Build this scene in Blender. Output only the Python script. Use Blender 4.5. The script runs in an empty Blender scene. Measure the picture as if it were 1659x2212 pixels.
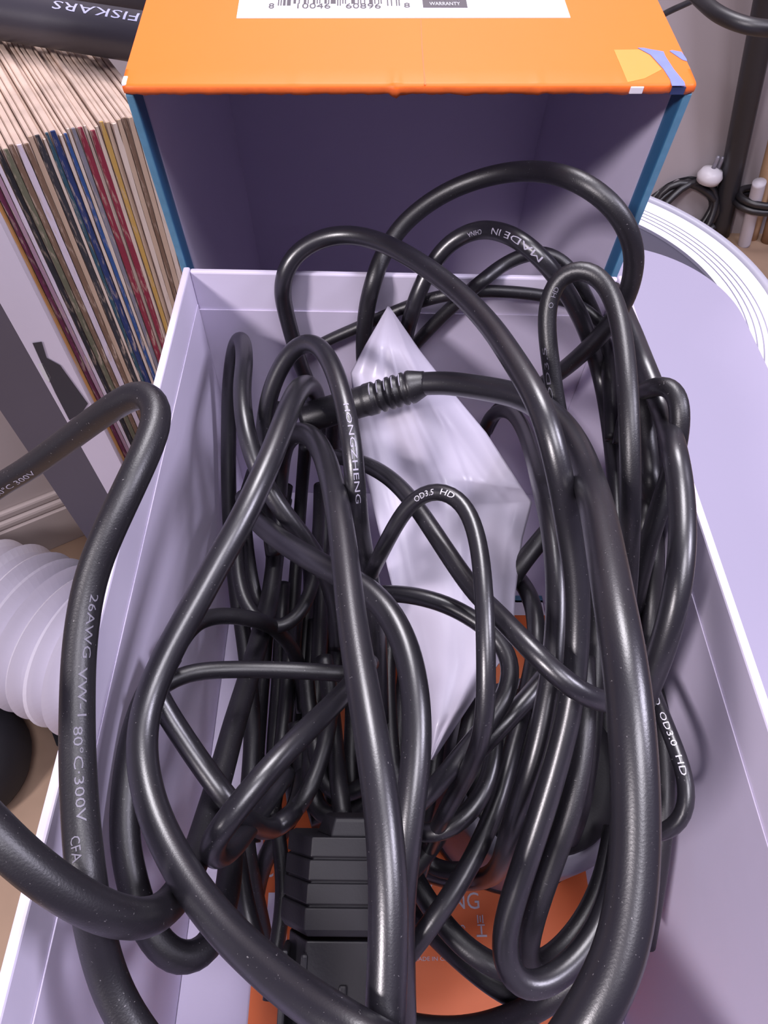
import bpy, bmesh, math, random
import numpy as np
from mathutils import Vector, Matrix

# ------------------------------------------------------------------ camera, world, lights, exposure
SC = bpy.context.scene
COL = SC.collection
F, CX, CY, HC = 1400.0, 829.5, 1106.0, 114.5      # focal length in px, centre, camera height (mm) above the tray rim
Z0 = 480.0                                         # height of the tray rim above the floor (mm)

def nz(a):
    a = np.array(a, float); return a / np.linalg.norm(a)
_Y = nz((806 - CX, 993 + CY, -F)); _U = -nz((782 - CX, -(1885 - CY), -F))
_X = nz(np.cross(_Y, _U)); _Z = np.cross(_X, _Y)
R = np.array([_X, _Y, _Z])                         # world = R @ camera
def W(x, y, h):                                    # mm (h above the rim) -> metres
    return Vector((x / 1000, y / 1000, (h + Z0) / 1000))
def ray(px, py):
    return R @ np.array([(px - CX) / F, -(py - CY) / F, -1.0])
def at(px, py, h):                                 # mm point where the sight line of a pixel is at height h
    d = ray(px, py); t = (h - HC) / d[2]
    return np.array([0, 0, HC]) + d * t

cam_d = bpy.data.cameras.new('camera'); cam = bpy.data.objects.new('camera', cam_d); COL.objects.link(cam)
M = Matrix(((R[0][0], R[0][1], R[0][2]), (R[1][0], R[1][1], R[1][2]), (R[2][0], R[2][1], R[2][2]))).to_4x4()
cam.matrix_world = Matrix.Translation(W(0, 0, HC)) @ M
cam_d.sensor_fit = 'VERTICAL'; cam_d.sensor_height = 24.0; cam_d.sensor_width = 18.0
cam_d.lens = F / 2212 * 24.0; cam_d.clip_start = 0.005; cam_d.clip_end = 50
SC.camera = cam
SC.view_settings.view_transform = 'Standard'; SC.view_settings.look = 'None'
SC.view_settings.exposure = 0.0; SC.view_settings.gamma = 1.0; SC.view_settings.use_curve_mapping = False

world = bpy.data.worlds.new('world'); SC.world = world; world.use_nodes = True
wb = world.node_tree.nodes['Background']; wb.inputs[0].default_value = (0.60, 0.50, 0.80, 1); wb.inputs[1].default_value = 0.22

def area(name, loc, aim, size, power, color, sy=None):
    d = bpy.data.lights.new(name, 'AREA'); d.energy = power; d.color = color; d.size = size
    if sy: d.shape = 'RECTANGLE'; d.size_y = sy
    o = bpy.data.objects.new(name, d); COL.objects.link(o)
    o.location = W(*loc); o.rotation_euler = (W(*aim) - W(*loc)).to_track_quat('-Z', 'Y').to_euler()
    return o
area('ceiling_lamp_front', (-980, -850, 1060), (10, 90, 0), 0.24, 24, (1.0, 0.92, 0.97))
area('ceiling_lamp_over', (230, -260, 1150), (10, 90, 0), 0.42, 9, (0.94, 0.90, 1.0))
area('ceiling_lamp_back', (40, 720, 1080), (10, 60, 0), 0.40, 15, (0.97, 0.93, 1.0), 0.5)
area('ceiling_lamp_right', (950, 60, 900), (10, 90, 0), 0.30, 11, (0.86, 0.82, 1.0))

# ------------------------------------------------------------------ helpers
def setp(o, label=None, cat=None, group=None, kind=None):
    if label: o['label'] = label
    if cat: o['category'] = cat
    if group: o['group'] = group
    if kind: o['kind'] = kind
    return o
def link(name, me, mat=None, parent=None, smooth=False):
    o = bpy.data.objects.new(name, me); COL.objects.link(o)
    if mat is not None:
        for m in (mat if isinstance(mat, (list, tuple)) else [mat]): me.materials.append(m)
    if smooth:
        for p in me.polygons: p.use_smooth = True
    if parent is not None: o.parent = parent
    return o
def mesh(name, vs, fs, mat=None, parent=None, smooth=False):
    me = bpy.data.meshes.new(name); me.from_pydata([tuple(v) for v in vs], [], fs); me.update()
    return link(name, me, mat, parent, smooth)
def empty(name, loc, rot=(0, 0, 0)):
    o = bpy.data.objects.new(name, None); COL.objects.link(o); o.location = loc; o.rotation_euler = rot
    o.empty_display_size = 0.01
    return o
def box_bm(bm, x0, x1, y0, y1, z0, z1, s=0.001):
    vs = [bm.verts.new((x * s, y * s, z * s)) for x in (x0, x1) for y in (y0, y1) for z in (z0, z1)]
    for f in ((0, 1, 3, 2), (4, 6, 7, 5), (0, 4, 5, 1), (2, 3, 7, 6), (0, 2, 6, 4), (1, 5, 7, 3)):
        bm.faces.new([vs[i] for i in f])
def bm_obj(name, bm, mat, parent=None, bevel=0, smooth=False, seg=2):
    if bevel:
        bmesh.ops.bevel(bm, geom=list(bm.edges), offset=bevel, segments=seg, affect='EDGES', profile=.5)
    bmesh.ops.recalc_face_normals(bm, faces=bm.faces)
    me = bpy.data.meshes.new(name); bm.to_mesh(me); bm.free()
    return link(name, me, mat, parent, smooth)
def boxo(name, b, mat, parent=None, bevel=0, smooth=False):     # box in mm, local coordinates
    bm = bmesh.new(); box_bm(bm, *b); return bm_obj(name, bm, mat, parent, bevel, smooth)
def wbox(name, b, mat, parent=None, bevel=0):                   # box in world mm, heights relative to the rim
    return boxo(name, (b[0], b[1], b[2], b[3], b[4] + Z0, b[5] + Z0), mat, parent, bevel)
def lathe(name, prof, mat, parent=None, n=48, smooth=True, loc=(0, 0, 0), caps=True):   # prof: (r, z) mm
    vs, fs = [], []
    for r, z in prof:
        for k in range(n):
            a = 2 * math.pi * k / n; vs.append(((loc[0] + r * math.cos(a)) / 1000, (loc[1] + r * math.sin(a)) / 1000, (loc[2] + z) / 1000))
    m = len(prof)
    for i in range(m - 1):
        for k in range(n):
            fs.append((i * n + k, i * n + (k + 1) % n, (i + 1) * n + (k + 1) % n, (i + 1) * n + k))
    if caps: fs.append(tuple(reversed(range(n)))); fs.append(tuple((m - 1) * n + k for k in range(n)))
    return mesh(name, vs, fs, mat, parent, smooth)

# ------------------------------------------------------------------ materials
def mat(name, color, rough=.5, metal=0, bump=0, bscale=300, var=0, vscale=60, coat=0, spec=.5, dust=0, trans=0, sheen=0):
    m = bpy.data.materials.new(name); m.use_nodes = True; nt = m.node_tree; b = nt.nodes['Principled BSDF']
    b.inputs['Base Color'].default_value = (*color, 1); b.inputs['Roughness'].default_value = rough
    b.inputs['Metallic'].default_value = metal; b.inputs['Specular IOR Level'].default_value = spec
    b.inputs['Coat Weight'].default_value = coat; b.inputs['Coat Roughness'].default_value = .2
    if sheen: b.inputs['Sheen Weight'].default_value = sheen
    tc = nt.nodes.new('ShaderNodeTexCoord'); L = nt.links.new
    col = None
    if var:
        n = nt.nodes.new('ShaderNodeTexNoise'); n.inputs['Scale'].default_value = vscale; n.inputs['Detail'].default_value = 5
        L(tc.outputs['Object'], n.inputs['Vector'])
        mx = nt.nodes.new('ShaderNodeMix'); mx.data_type = 'RGBA'
        mx.inputs[6].default_value = (*[c * (1 - var) for c in color], 1); mx.inputs[7].default_value = (*[min(1, c * (1 + var)) for c in color], 1)
        L(n.outputs['Fac'], mx.inputs[0]); col = mx.outputs[2]; L(col, b.inputs['Base Color'])
    if dust:
        n = nt.nodes.new('ShaderNodeTexNoise'); n.inputs['Scale'].default_value = 2600; n.inputs['Detail'].default_value = 2
        L(tc.outputs['Object'], n.inputs['Vector'])
        r = nt.nodes.new('ShaderNodeValToRGB'); r.color_ramp.elements[0].position = .70; r.color_ramp.elements[1].position = .80
        L(n.outputs['Fac'], r.inputs[0])
        mu = nt.nodes.new('ShaderNodeMath'); mu.operation = 'MULTIPLY'; mu.inputs[1].default_value = dust; L(r.outputs[0], mu.inputs[0])
        mx = nt.nodes.new('ShaderNodeMix'); mx.data_type = 'RGBA'; mx.inputs[6].default_value = (*color, 1); mx.inputs[7].default_value = (.35, .33, .34, 1)
        if col: L(col, mx.inputs[6])
        L(mu.outputs[0], mx.inputs[0]); L(mx.outputs[2], b.inputs['Base Color'])
    if bump:
        n = nt.nodes.new('ShaderNodeTexNoise'); n.inputs['Scale'].default_value = bscale; n.inputs['Detail'].default_value = 4
        L(tc.outputs['Object'], n.inputs['Vector'])
        bp = nt.nodes.new('ShaderNodeBump'); bp.inputs['Strength'].default_value = bump; bp.inputs['Distance'].default_value = .0003
        L(n.outputs['Fac'], bp.inputs['Height']); L(bp.outputs[0], b.inputs['Normal'])
    if trans: b.inputs['Transmission Weight'].default_value = trans
    return m
CABLE = mat('black_cable_sheath', (.011, .010, .014), .33, bump=.06, bscale=3500, var=.35, vscale=120, dust=.5, spec=1.0)
CABLE2 = mat('black_rubber_sheath', (.008, .007, .010), .42, bump=.12, bscale=3000, var=.35, vscale=90, dust=.7, spec=.75)
PLASTIC = mat('black_moulded_plastic', (.009, .008, .011), .5, bump=.12, bscale=1800, spec=.4)
INK = mat('white_print', (.62, .60, .68), .6)
INK2 = mat('faint_grey_print', (.17, .16, .20), .6)
INK3 = mat('grey_print', (.36, .34, .42), .6)
ORANGE = mat('orange_printed_card', (.86, .155, .010), .5, bump=.1, bscale=400, var=.07, vscale=18, coat=0, spec=.35)
ORANGE2 = mat('orange_scuffed_edge', (.72, .13, .02), .5, bump=.3, bscale=500, var=.3, vscale=200)
BLUE = mat('teal_blue_printed_card', (.03, .12, .25), .4, bump=.1, bscale=400, var=.08, vscale=40)
BLUEE = mat('lighter_blue_card', (.09, .24, .38), .5, bump=.2, bscale=500, var=.25, vscale=300)  # lighter, uneven blue for the panel edges and the leaflet band
CARD = mat('white_card', (.70, .64, .80), .62, bump=.12, bscale=250, var=.03, vscale=30)
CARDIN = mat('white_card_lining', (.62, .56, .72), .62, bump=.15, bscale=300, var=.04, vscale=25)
CARDE = mat('white_card_edge', (.88, .84, .92), .6)
LABELM = mat('white_sticker', (.86, .82, .93), .45)
BADGE = mat('dark_grey_badge', (.07, .06, .07), .4)
TORN = mat('exposed_violet_blue_card', (.16, .19, .50), .6, var=.15, vscale=300)
TAPE = mat('clear_tape_residue', (.98, .30, .05), .25, coat=.5)
BAG = mat('white_plastic_bag', (.50, .465, .57), .36, bump=.12, bscale=60, coat=.2, var=.04, vscale=20)
METAL = mat('dark_anodised_metal', (.24, .23, .28), .32, metal=.25, bump=.1, bscale=900)
PAPERO = mat('orange_booklet_paper', (.80, .16, .03), .5, var=.08, vscale=40)
WOOD = mat('pale_wood', (.50, .33, .20), .6, var=.3, vscale=40)

# ------------------------------------------------------------------ cable paths
def catmull(P, n):
    P = np.array(P, float); out = []
    Q = np.vstack([2 * P[0] - P[1], P, 2 * P[-1] - P[-2]])
    for i in range(1, len(Q) - 2):
        p0, p1, p2, p3 = Q[i - 1], Q[i], Q[i + 1], Q[i + 2]
        for k in range(n):
            t = k / n
            out.append(.5 * ((2 * p1) + (-p0 + p2) * t + (2 * p0 - 5 * p1 + 4 * p2 - p3) * t * t + (-p0 + 3 * p1 - 3 * p2 + p3) * t ** 3))
    out.append(P[-1]); return np.array(out)
def resample(P, step):
    d = np.r_[0, np.cumsum(np.linalg.norm(np.diff(P, axis=0), axis=1))]
    n = max(4, int(d[-1] / step)); s = np.linspace(0, d[-1], n + 1)
    return np.stack([np.interp(s, d, P[:, k]) for k in range(P.shape[1])], 1)
def frames(P):
    T = np.gradient(P, axis=0); T /= np.linalg.norm(T, axis=1)[:, None] + 1e-9
    n = np.cross(T[0], [0, 0, 1.]);
    if np.linalg.norm(n) < .1: n = np.cross(T[0], [1., 0, 0])
    n /= np.linalg.norm(n); N = [n]
    for i in range(1, len(P)):
        n = n - T[i] * np.dot(n, T[i]); n /= np.linalg.norm(n); N.append(n)
    N = np.array(N); return T, N, np.cross(T, N)
def tube(name, P, rad, mat_, parent=None, sides=16):              # P in mm (h above the rim), rad number or list
    P = np.array(P, float); T, N, B = frames(P); m = len(P)
    rad = np.full(m, rad) if np.isscalar(rad) else np.array(rad)
    vs, fs = [], []
    for i in range(m):
        for k in range(sides):
            a = 2 * math.pi * k / sides; q = P[i] + rad[i] * (math.cos(a) * N[i] + math.sin(a) * B[i]); vs.append(tuple(W(*q)))
    for i in range(m - 1):
        for k in range(sides):
            fs.append((i * sides + k, i * sides + (k + 1) % sides, (i + 1) * sides + (k + 1) % sides, (i + 1) * sides + k))
    fs.append(tuple(reversed(range(sides)))); fs.append(tuple((m - 1) * sides + k for k in range(sides)))
    return mesh(name, vs, fs, mat_, parent, True)

# each strand: key, outside diameter (mm), material, points "x,y,h ..." (pixel sight line and height above the rim), label
S = []
def strand(key, od, m, pts, label):
    P = [tuple(float(v) for v in p.split(',')) for p in pts.split()]
    S.append(dict(key=key, r=od / 2, m=m, p=P, label=label))
strand('outer_left', 5.5, CABLE2, "-420,1330,-50 -260,1230,-40 -150,1155,-29 -60,1092,-18 0,1048,-12 60,1012,-5 130,962,3 200,910,11 262,868,18 305,848,21 334,865,22 340,905,22 322,960,22 295,1020,22 262,1090,21 225,1170,17 196,1250,13 180,1330,11 170,1420,9 167,1520,7 167,1620,6 171,1720,5 178,1820,3 190,1920,1 205,2010,-2 228,2100,-6 262,2180,-8 320,2265,-10 400,2350,-14 500,2390,-22 590,2370,-34",
       'thick black cable bent over the left rim of the box, printed with voltage')
strand('lower_left', 5.5, CABLE2, "-460,1250,0 -330,1430,14 -200,1590,22 -90,1715,25 -30,1780,23 30,1840,20 90,1890,17 150,1932,14 210,1965,11 265,1982,6 315,1984,0 355,1965,-6 392,1920,-12 425,1845,-20 450,1765,-27 478,1670,-34 505,1570,-40 535,1470,-48 560,1380,-56 585,1280,-62 600,1150,-62 615,1050,-60",
       'thick black cable entering from the lower left edge and dipping under the front loop')
strand('front_left', 5.5, CABLE, "690,905,-26 682,860,-20 668,833,-10 645,842,-3 620,895,1 592,970,3 560,1045,4 520,1128,3 475,1208,1 430,1290,-1 385,1370,-3 345,1450,-5 316,1530,-7 306,1600,-7 312,1680,-7 335,1765,-6 375,1850,-5 425,1930,-3 485,2005,-1 550,2068,2 620,2128,5 690,2178,8 770,2228,10 850,2275,11 960,2310,6 1070,2290,-4 1150,2250,-18",
       'shiny thick black cable bowing out over the left half of the pile')
strand('behind_left', 5.5, CABLE2, "368,1415,-20 330,1480,-19 300,1550,-20 280,1640,-21 270,1730,-22 270,1820,-23 287,1910,-24 312,1990,-26 345,2045,-28 385,2075,-30 425,2068,-32 457,2035,-36 480,1975,-42 495,1900,-50 500,1820,-58",
       'thick black cable making a U bend behind the shiny left cable')
strand('centre', 5.5, CABLE, "600,1080,-42 605,1010,-36 615,960,-26 640,935,-17 672,942,-11 700,985,-6 722,1060,-1 738,1150,3 750,1250,6 762,1350,8 778,1450,10 795,1550,12 812,1650,13 826,1750,13 835,1850,13 839,1950,12 838,2050,11 834,2150,10 830,2260,9 820,2400,5 800,2520,-4 760,2600,-20",
       'shiny thick black cable running down the middle over the ribbed plug')
strand('small_loop', 4.6, CABLE, "590,1200,-58 575,1080,-42 570,990,-28 572,910,-18 587,838,-10 615,778,-4 650,742,0 688,748,4 718,792,7 738,850,8 752,910,8 762,980,6 768,1050,1 774,1120,-5 785,1190,-14 800,1260,-24 812,1350,-32 818,1450,-40 820,1560,-50",
       'black cable looped left of the ribbed strain relief with a maker name printed on it')
strand('under_centre', 5.5, CABLE, "528,1075,-44 545,1112,-34 590,1155,-24 650,1195,-16 720,1235,-10 775,1262,-8 830,1310,-6 868,1375,-5 890,1450,-5 900,1540,-5 899,1630,-6 888,1730,-8 875,1830,-10 866,1920,-14 862,2000,-18 865,2100,-26 868,2200,-36",
       'black cable crossing under the central cable then running down its right side')
strand('main_right', 5.8, CABLE, "912,829,-3 960,827,-1 1010,833,2 1070,843,5 1130,859,9 1185,892,13 1232,945,17 1266,1020,22 1290,1100,27 1308,1190,31 1325,1290,34 1343,1390,36 1357,1490,36 1367,1600,35 1372,1700,33 1373,1800,31 1368,1900,29 1355,2000,28 1330,2090,27 1290,2170,26 1230,2265,24 1140,2370,18 1030,2440,8 930,2440,-6 860,2400,-22",
       'thickest black cable, from the ribbed strain relief down the right side of the pile')
strand('front_arch', 4.8, CABLE, "705,930,-62 680,860,-48 650,790,-34 632,730,-24 614,660,-15 611,620,-3 618,583,4 640,548,7 690,517,9 750,507,11 815,520,13 880,552,15 945,595,18 1005,645,21 1060,705,24 1105,770,27 1145,835,29 1178,905,30 1200,985,27 1217,1070,21 1232,1160,14 1245,1250,9 1247,1340,3 1243,1430,-2 1233,1520,-5 1212,1610,-9 1187,1700,-13 1155,1800,-17 1122,1900,-21 1098,1980,-24 1088,2050,-27 1104,2110,-30 1145,2135,-32 1200,2112,-33 1260,2055,-34 1303,1980,-34 1330,1890,-34 1345,1790,-34",
       'long black cable arching from the back across the middle to a U bend')
strand('tall_arch', 4.8, CABLE2, "800,850,-36 786,790,-30 786,730,-24 791,675,-17 803,620,-4 825,555,4 862,495,9 910,450,14 970,412,18 1040,385,22 1110,371,26 1180,372,31 1245,390,35 1303,426,34 1347,477,30 1369,540,23 1366,600,15 1345,660,7 1305,715,-2 1262,760,-10 1215,800,-18 1165,835,-27 1120,865,-36 1075,885,-46 1050,930,-56",
       'tallest black cable arch rising in front of the open blue and orange box')
strand('printed_arch', 4.6, CABLE, "868,780,-28 875,735,-22 885,690,-15 905,630,-5 935,570,5 975,522,9 1030,497,13 1085,502,18 1135,528,21 1180,570,18 1222,627,10 1256,690,0 1282,760,-12 1303,840,-20 1318,930,-25 1328,1020,-28 1333,1110,-29 1333,1200,-30 1325,1300,-34 1310,1400,-40",
       'black cable arch with country of origin lettering inside the tallest arch')
strand('rear_cross', 3.9, CABLE2, "845,800,-34 885,757,-30 930,708,-25 985,655,-18 1040,608,-6 1090,570,3 1140,548,5 1185,548,6 1225,575,3 1258,625,-7 1288,690,-18 1308,760,-28 1318,850,-36 1322,950,-44",
       'thinner black cable crossing diagonally behind the printed arch')
strand('rear_flat', 3.5, CABLE2, "670,755,-36 720,730,-33 790,700,-31 860,670,-29 920,648,-28 985,634,-27 1050,629,-27 1120,632,-27 1190,642,-29 1250,660,-34 1300,700,-44",
       'thin black cable lying nearly level along the back wall of the box')
strand('narrow_loop', 3.9, CABLE2, "1250,1080,-4 1232,1000,0 1214,930,5 1200,860,12 1189,780,18 1181,710,22 1184,650,26 1203,603,30 1240,580,32 1283,588,32 1318,630,31 1340,700,30 1352,790,29 1358,880,27 1361,970,23 1362,1060,17 1361,1150,8 1358,1240,-3 1352,1330,-16 1345,1420,-28",
       'narrow upright loop of black cable near the right back corner')
strand('right_outer', 5.2, CABLE, "1322,628,-14 1338,658,-9 1365,720,-4 1392,790,1 1420,860,4 1446,930,7 1464,1010,8 1473,1090,9 1474,1170,9 1467,1250,7 1451,1330,2 1427,1410,-4 1400,1480,-12 1375,1550,-20 1355,1640,-30 1345,1740,-40",
       'black cable bowing along inside the right rim')
strand('rim_loop', 4.3, CABLE2, "1340,960,-24 1355,890,-14 1380,852,-4 1412,836,3 1442,834,7 1463,856,9 1469,905,9 1462,965,7 1448,1025,3 1425,1095,-3 1402,1170,-10 1382,1250,-19 1368,1330,-30 1360,1430,-42",
       'short black cable loop poking out over the right rim')
strand('printed_upright', 3.5, CABLE2, "1380,830,-30 1395,900,-16 1402,980,-11 1400,1060,-11 1390,1140,-15 1376,1220,-24 1365,1300,-36",
       'thin printed black cable between the narrow loop and the right rim')
strand('print_loop', 3.5, CABLE, "770,1330,-38 795,1255,-24 828,1185,-8 860,1125,0 895,1078,5 935,1058,8 975,1065,9 1007,1097,9 1028,1150,9 1040,1220,9 1046,1300,9 1049,1380,8 1050,1460,5 1048,1540,1 1035,1610,-6 1010,1670,-15 975,1730,-26 945,1790,-38 920,1850,-52 895,1920,-66",
       'thin black cable loop printed with its diameter, over the white plastic bag')
strand('long_diagonal', 4.0, CABLE, "700,985,-30 745,990,-20 795,1005,-13 845,1035,-9 890,1082,-6 935,1147,-4 980,1215,-3 1025,1277,-2 1080,1332,2 1130,1385,6 1180,1435,8 1230,1480,7 1280,1508,3 1330,1518,-3 1390,1510,-14",
       'black cable running diagonally down right across the white plastic bag')
strand('bag_low', 3.8, CABLE, "740,1310,-26 800,1285,-17 860,1282,-13 920,1292,-11 970,1308,-11 1020,1335,-11 1065,1368,-12 1097,1410,-13 1105,1458,-13 1088,1512,-13 1053,1565,-13 1010,1615,-14 970,1665,-16 930,1710,-19 885,1755,-26 840,1800,-36",
       'black cable across the lower part of the bag, turning back down to the left')
strand('short_slant', 4.2, CABLE, "1225,1400,-24 1168,1475,-19 1125,1525,-19 1080,1570,-20 1030,1622,-22 985,1665,-26 935,1700,-32 880,1720,-42",
       'short slanting black cable right of the bag tip, running down left')
strand('inner_right', 4.5, CABLE, "1040,990,-60 1046,930,-50 1068,892,-42 1102,890,-34 1130,925,-25 1152,985,-15 1170,1055,-7 1188,1130,-3 1200,1220,-2 1203,1320,-4 1196,1420,-7 1180,1520,-10 1158,1620,-14 1130,1710,-19 1102,1800,-28 1080,1870,-44 1045,1898,-58 990,1902,-66 930,1888,-74 880,1870,-80",
       'black cable bending down from beside the bag, left of the long arch')
strand('dark_diagonal', 5.0, CABLE2, "1240,1080,-28 1190,1140,-30 1140,1200,-34 1105,1250,-38 1075,1310,-46 1060,1380,-56",
       'dark cable slanting behind the right edge of the bag')
strand('stub_right', 4.5, CABLE, "1100,1230,-48 1130,1262,-38 1152,1310,-33 1160,1380,-32 1150,1450,-34 1130,1530,-40",
       'short black cable bend between the bag and the right bundle')
strand('left_slope', 4.5, CABLE, "330,1480,-17 352,1525,-18 400,1600,-20 445,1665,-23 490,1725,-28 535,1773,-34 570,1792,-40 605,1782,-48 640,1745,-60 655,1680,-70 662,1600,-78",
       'black cable sloping down right from behind the shiny left cable')
strand('hairpin', 4.5, CABLE, "800,1430,-32 745,1495,-22 690,1550,-15 630,1610,-9 570,1675,-6 520,1735,-6 478,1790,-8 457,1828,-13 466,1850,-20 497,1835,-28 535,1790,-36 578,1730,-44 620,1670,-54",
       'black cable rising to the right from a tight hairpin above the ribbed plug')
strand('left_level', 3.9, CABLE2, "350,1482,-22 378,1464,-24 420,1451,-26 500,1446,-28 600,1447,-29 700,1452,-29 800,1462,-32",
       'thin black cable running level behind the shiny left and central cables')
strand('left_short', 4.2, CABLE2, "380,1400,-24 420,1347,-30 470,1330,-35 530,1334,-40 585,1352,-50 630,1400,-66 650,1460,-80 655,1540,-88",
       'short dark cable curving right from the shiny left cable')
strand('corner_loop', 4.9, CABLE, "515,1320,-84 500,1180,-72 494,1050,-58 494,930,-46 497,830,-34 508,750,-24 522,733,-18 528,775,-15 523,840,-14 528,910,-14 545,980,-16 575,1050,-20 615,1110,-25 655,1160,-31 690,1215,-38 720,1290,-48 730,1400,-60",
       'black cable looped tight in the back left corner of the box')
strand('pit_hook', 3.9, CABLE2, "545,1020,-58 520,1110,-54 513,1210,-51 527,1295,-50 567,1348,-50 618,1352,-51 658,1308,-52 680,1235,-54 688,1140,-58 690,1050,-64",
       'thin dark cable forming a hook shape in the deep left part')
strand('pit_hook_small', 3.7, CABLE2, "530,1120,-62 540,1220,-60 560,1310,-62 578,1280,-66 600,1180,-70 620,1080,-74",
       'thin dark cable bent sharply inside the hook shaped one')
strand('low_left', 4.5, CABLE, "500,1790,-62 512,1850,-58 522,1920,-57 538,1990,-58 560,2060,-60 590,2140,-62",
       'black cable going down between the front loop and the ribbed plug')
strand('low_left_two', 3.8, CABLE2, "595,1760,-72 606,1840,-70 612,1920,-70 605,2000,-70 592,2080,-71 585,2160,-72",
       'thin dark cable hugging the left side of the ribbed plug')
strand('leg_inner', 4.6, CABLE2, "1262,1420,-16 1264,1520,-17 1258,1620,-19 1240,1720,-22 1212,1810,-26 1180,1900,-31 1152,1985,-36 1138,2055,-41 1152,2085,-46 1190,2070,-49 1238,2022,-50 1280,1955,-50 1308,1880,-50 1325,1790,-50",
       'dark cable right of the long arch, bending over the orange leaflet')
strand('low_u', 4.8, CABLE2, "860,1830,-60 890,1890,-58 925,1950,-56 965,2005,-54 1015,2055,-53 1070,2088,-52 1130,2105,-52 1190,2100,-53 1240,2060,-55",
       'dark cable curve crossing the orange leaflet nearest its lettering')
strand('low_u_two', 5.0, CABLE2, "880,1960,-78 930,2010,-72 985,2062,-68 1040,2108,-65 1100,2148,-62 1165,2168,-60 1230,2150,-58 1290,2095,-55 1330,2020,-52",
       'dark cable curve below the first one over the orange leaflet')
strand('low_u_three', 5.5, CABLE2, "800,2190,-74 860,2212,-72 930,2226,-70 1010,2226,-68 1090,2206,-64 1170,2168,-56 1245,2110,-48 1300,2040,-42 1335,1960,-38",
       'lowest dark cable curve along the bottom edge of the orange leaflet')
strand('low_slope', 4.0, CABLE, "1070,1560,-34 1066,1640,-33 1045,1710,-33 1002,1768,-35 950,1798,-38 900,1795,-44 850,1770,-54",
       'black cable arc just below the bag tip, curving left')
strand('slope_to_plug', 4.3, CABLE, "1165,1420,-46 1140,1500,-44 1112,1600,-41 1082,1710,-39 1048,1800,-39 1005,1885,-40 955,1962,-42 905,2030,-44 860,2086,-50 815,2135,-58",
       'black cable slanting down left to the side of the ribbed plug')
strand('printed_thin', 3.1, CABLE, "1385,1400,-24 1410,1490,-16 1436,1558,-13 1461,1620,-12 1481,1680,-12 1487,1733,-13 1471,1778,-15 1435,1800,-18 1398,1800,-23 1360,1780,-30",
       'thinnest black cable by the right wall, printed with its diameter, curling back')
strand('right_dark', 4.2, CABLE2, "1395,1420,-40 1422,1530,-38 1434,1620,-36 1437,1710,-36 1432,1790,-38 1424,1860,-43 1412,1940,-50 1395,2040,-58",
       'dark cable running down behind the thinnest printed one at the right wall')
strand('right_mid', 4.5, CABLE2, "1225,1000,-12 1255,1100,-12 1276,1200,-14 1286,1300,-18 1288,1400,-22 1284,1500,-26 1275,1600,-30 1258,1720,-40 1235,1800,-54 1200,1870,-66 1150,1930,-78",
       'dark cable tucked between the long arch and the thickest cable')
strand('pit_a', 4.5, CABLE2, "600,880,-34 592,1000,-66 590,1120,-82 585,1260,-88 572,1420,-88 560,1560,-84 550,1700,-80 545,1820,-76", 'dark cable deep in the pile under the hairpin, leftmost of the deep ones')
strand('pit_b', 4.5, CABLE2, "660,960,-50 650,1080,-74 640,1220,-84 628,1380,-84 615,1540,-80 600,1680,-78 580,1800,-78", 'dark cable deep in the pile, second of the deep ones from the left')
strand('pit_c', 5.0, CABLE2, "722,900,-30 718,1000,-56 700,1130,-76 695,1260,-78 690,1400,-76 682,1540,-72 672,1660,-68 680,1740,-66 720,1770,-66 770,1750,-64 820,1700,-62", 'dark cable deep in the pile, ending in a curve just above the ribbed plug')
strand('pit_d', 4.0, CABLE2, "845,1350,-46 838,1450,-50 842,1560,-52 850,1660,-52 870,1760,-54 900,1840,-58 950,1880,-62 1010,1880,-60", 'dark cable deep between the central cable and the bag tip')
strand('pit_e', 5.0, CABLE2, "1330,1200,-46 1318,1320,-50 1308,1450,-54 1310,1580,-58 1318,1700,-62 1325,1820,-66 1310,1950,-70", 'dark cable deep beneath the thickest cable')
strand('pit_f', 4.5, CABLE2, "1045,1430,-54 1025,1510,-48 1000,1640,-44 985,1720,-44 955,1790,-46 915,1850,-50 870,1900,-56", 'dark cable deep below the bag tip beside the metal canister')
strand('pit_g', 4.8, CABLE2, "520,1330,-66 535,1440,-70 545,1560,-72 540,1680,-70 530,1800,-74 542,1890,-80 560,1980,-86 580,2080,-90", 'dark cable deep against the left floor edge under the level one')
strand('pit_h', 4.2, CABLE2, "740,1300,-66 730,1420,-62 715,1540,-60 690,1650,-58 650,1740,-58 610,1770,-60", 'dark cable deep behind the central cable, bending left above the plug')
strand('pit_i', 4.4, CABLE2, "1225,1120,-26 1236,1240,-28 1238,1360,-30 1232,1480,-32 1222,1580,-34 1206,1680,-38", 'dark cable hidden behind the straight part of the long arch')
strand('pit_j', 4.6, CABLE2, "800,1290,-50 812,1400,-56 808,1520,-60 800,1640,-62 790,1740,-64 775,1800,-62", 'dark cable deep behind the central one, feeding the top of the plug')
strand('pit_k', 4.4, CABLE2, "640,1120,-92 668,1240,-94 660,1380,-94 650,1520,-92 640,1640,-90", 'dark cable lowest in the left pit above the leaflet')
strand('pit_s', 4.6, CABLE2, "612,1260,-80 606,1380,-84 600,1500,-84 592,1620,-82 590,1740,-80 600,1820,-80", 'dark filler cable lowest along the left edge of the leaflet')  # from here to pit_w: strands added to deepen the shade in the pit
strand('pit_t', 4.6, CABLE2, "645,1290,-90 636,1400,-92 630,1520,-92 625,1640,-90 640,1750,-86", 'dark filler cable lowest in the pit beside the leaflet edge one')
strand('pit_u', 4.6, CABLE2, "680,1340,-88 672,1450,-90 668,1560,-90 664,1680,-88 690,1780,-84", 'dark filler cable lowest in the middle of the left pit')
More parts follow.
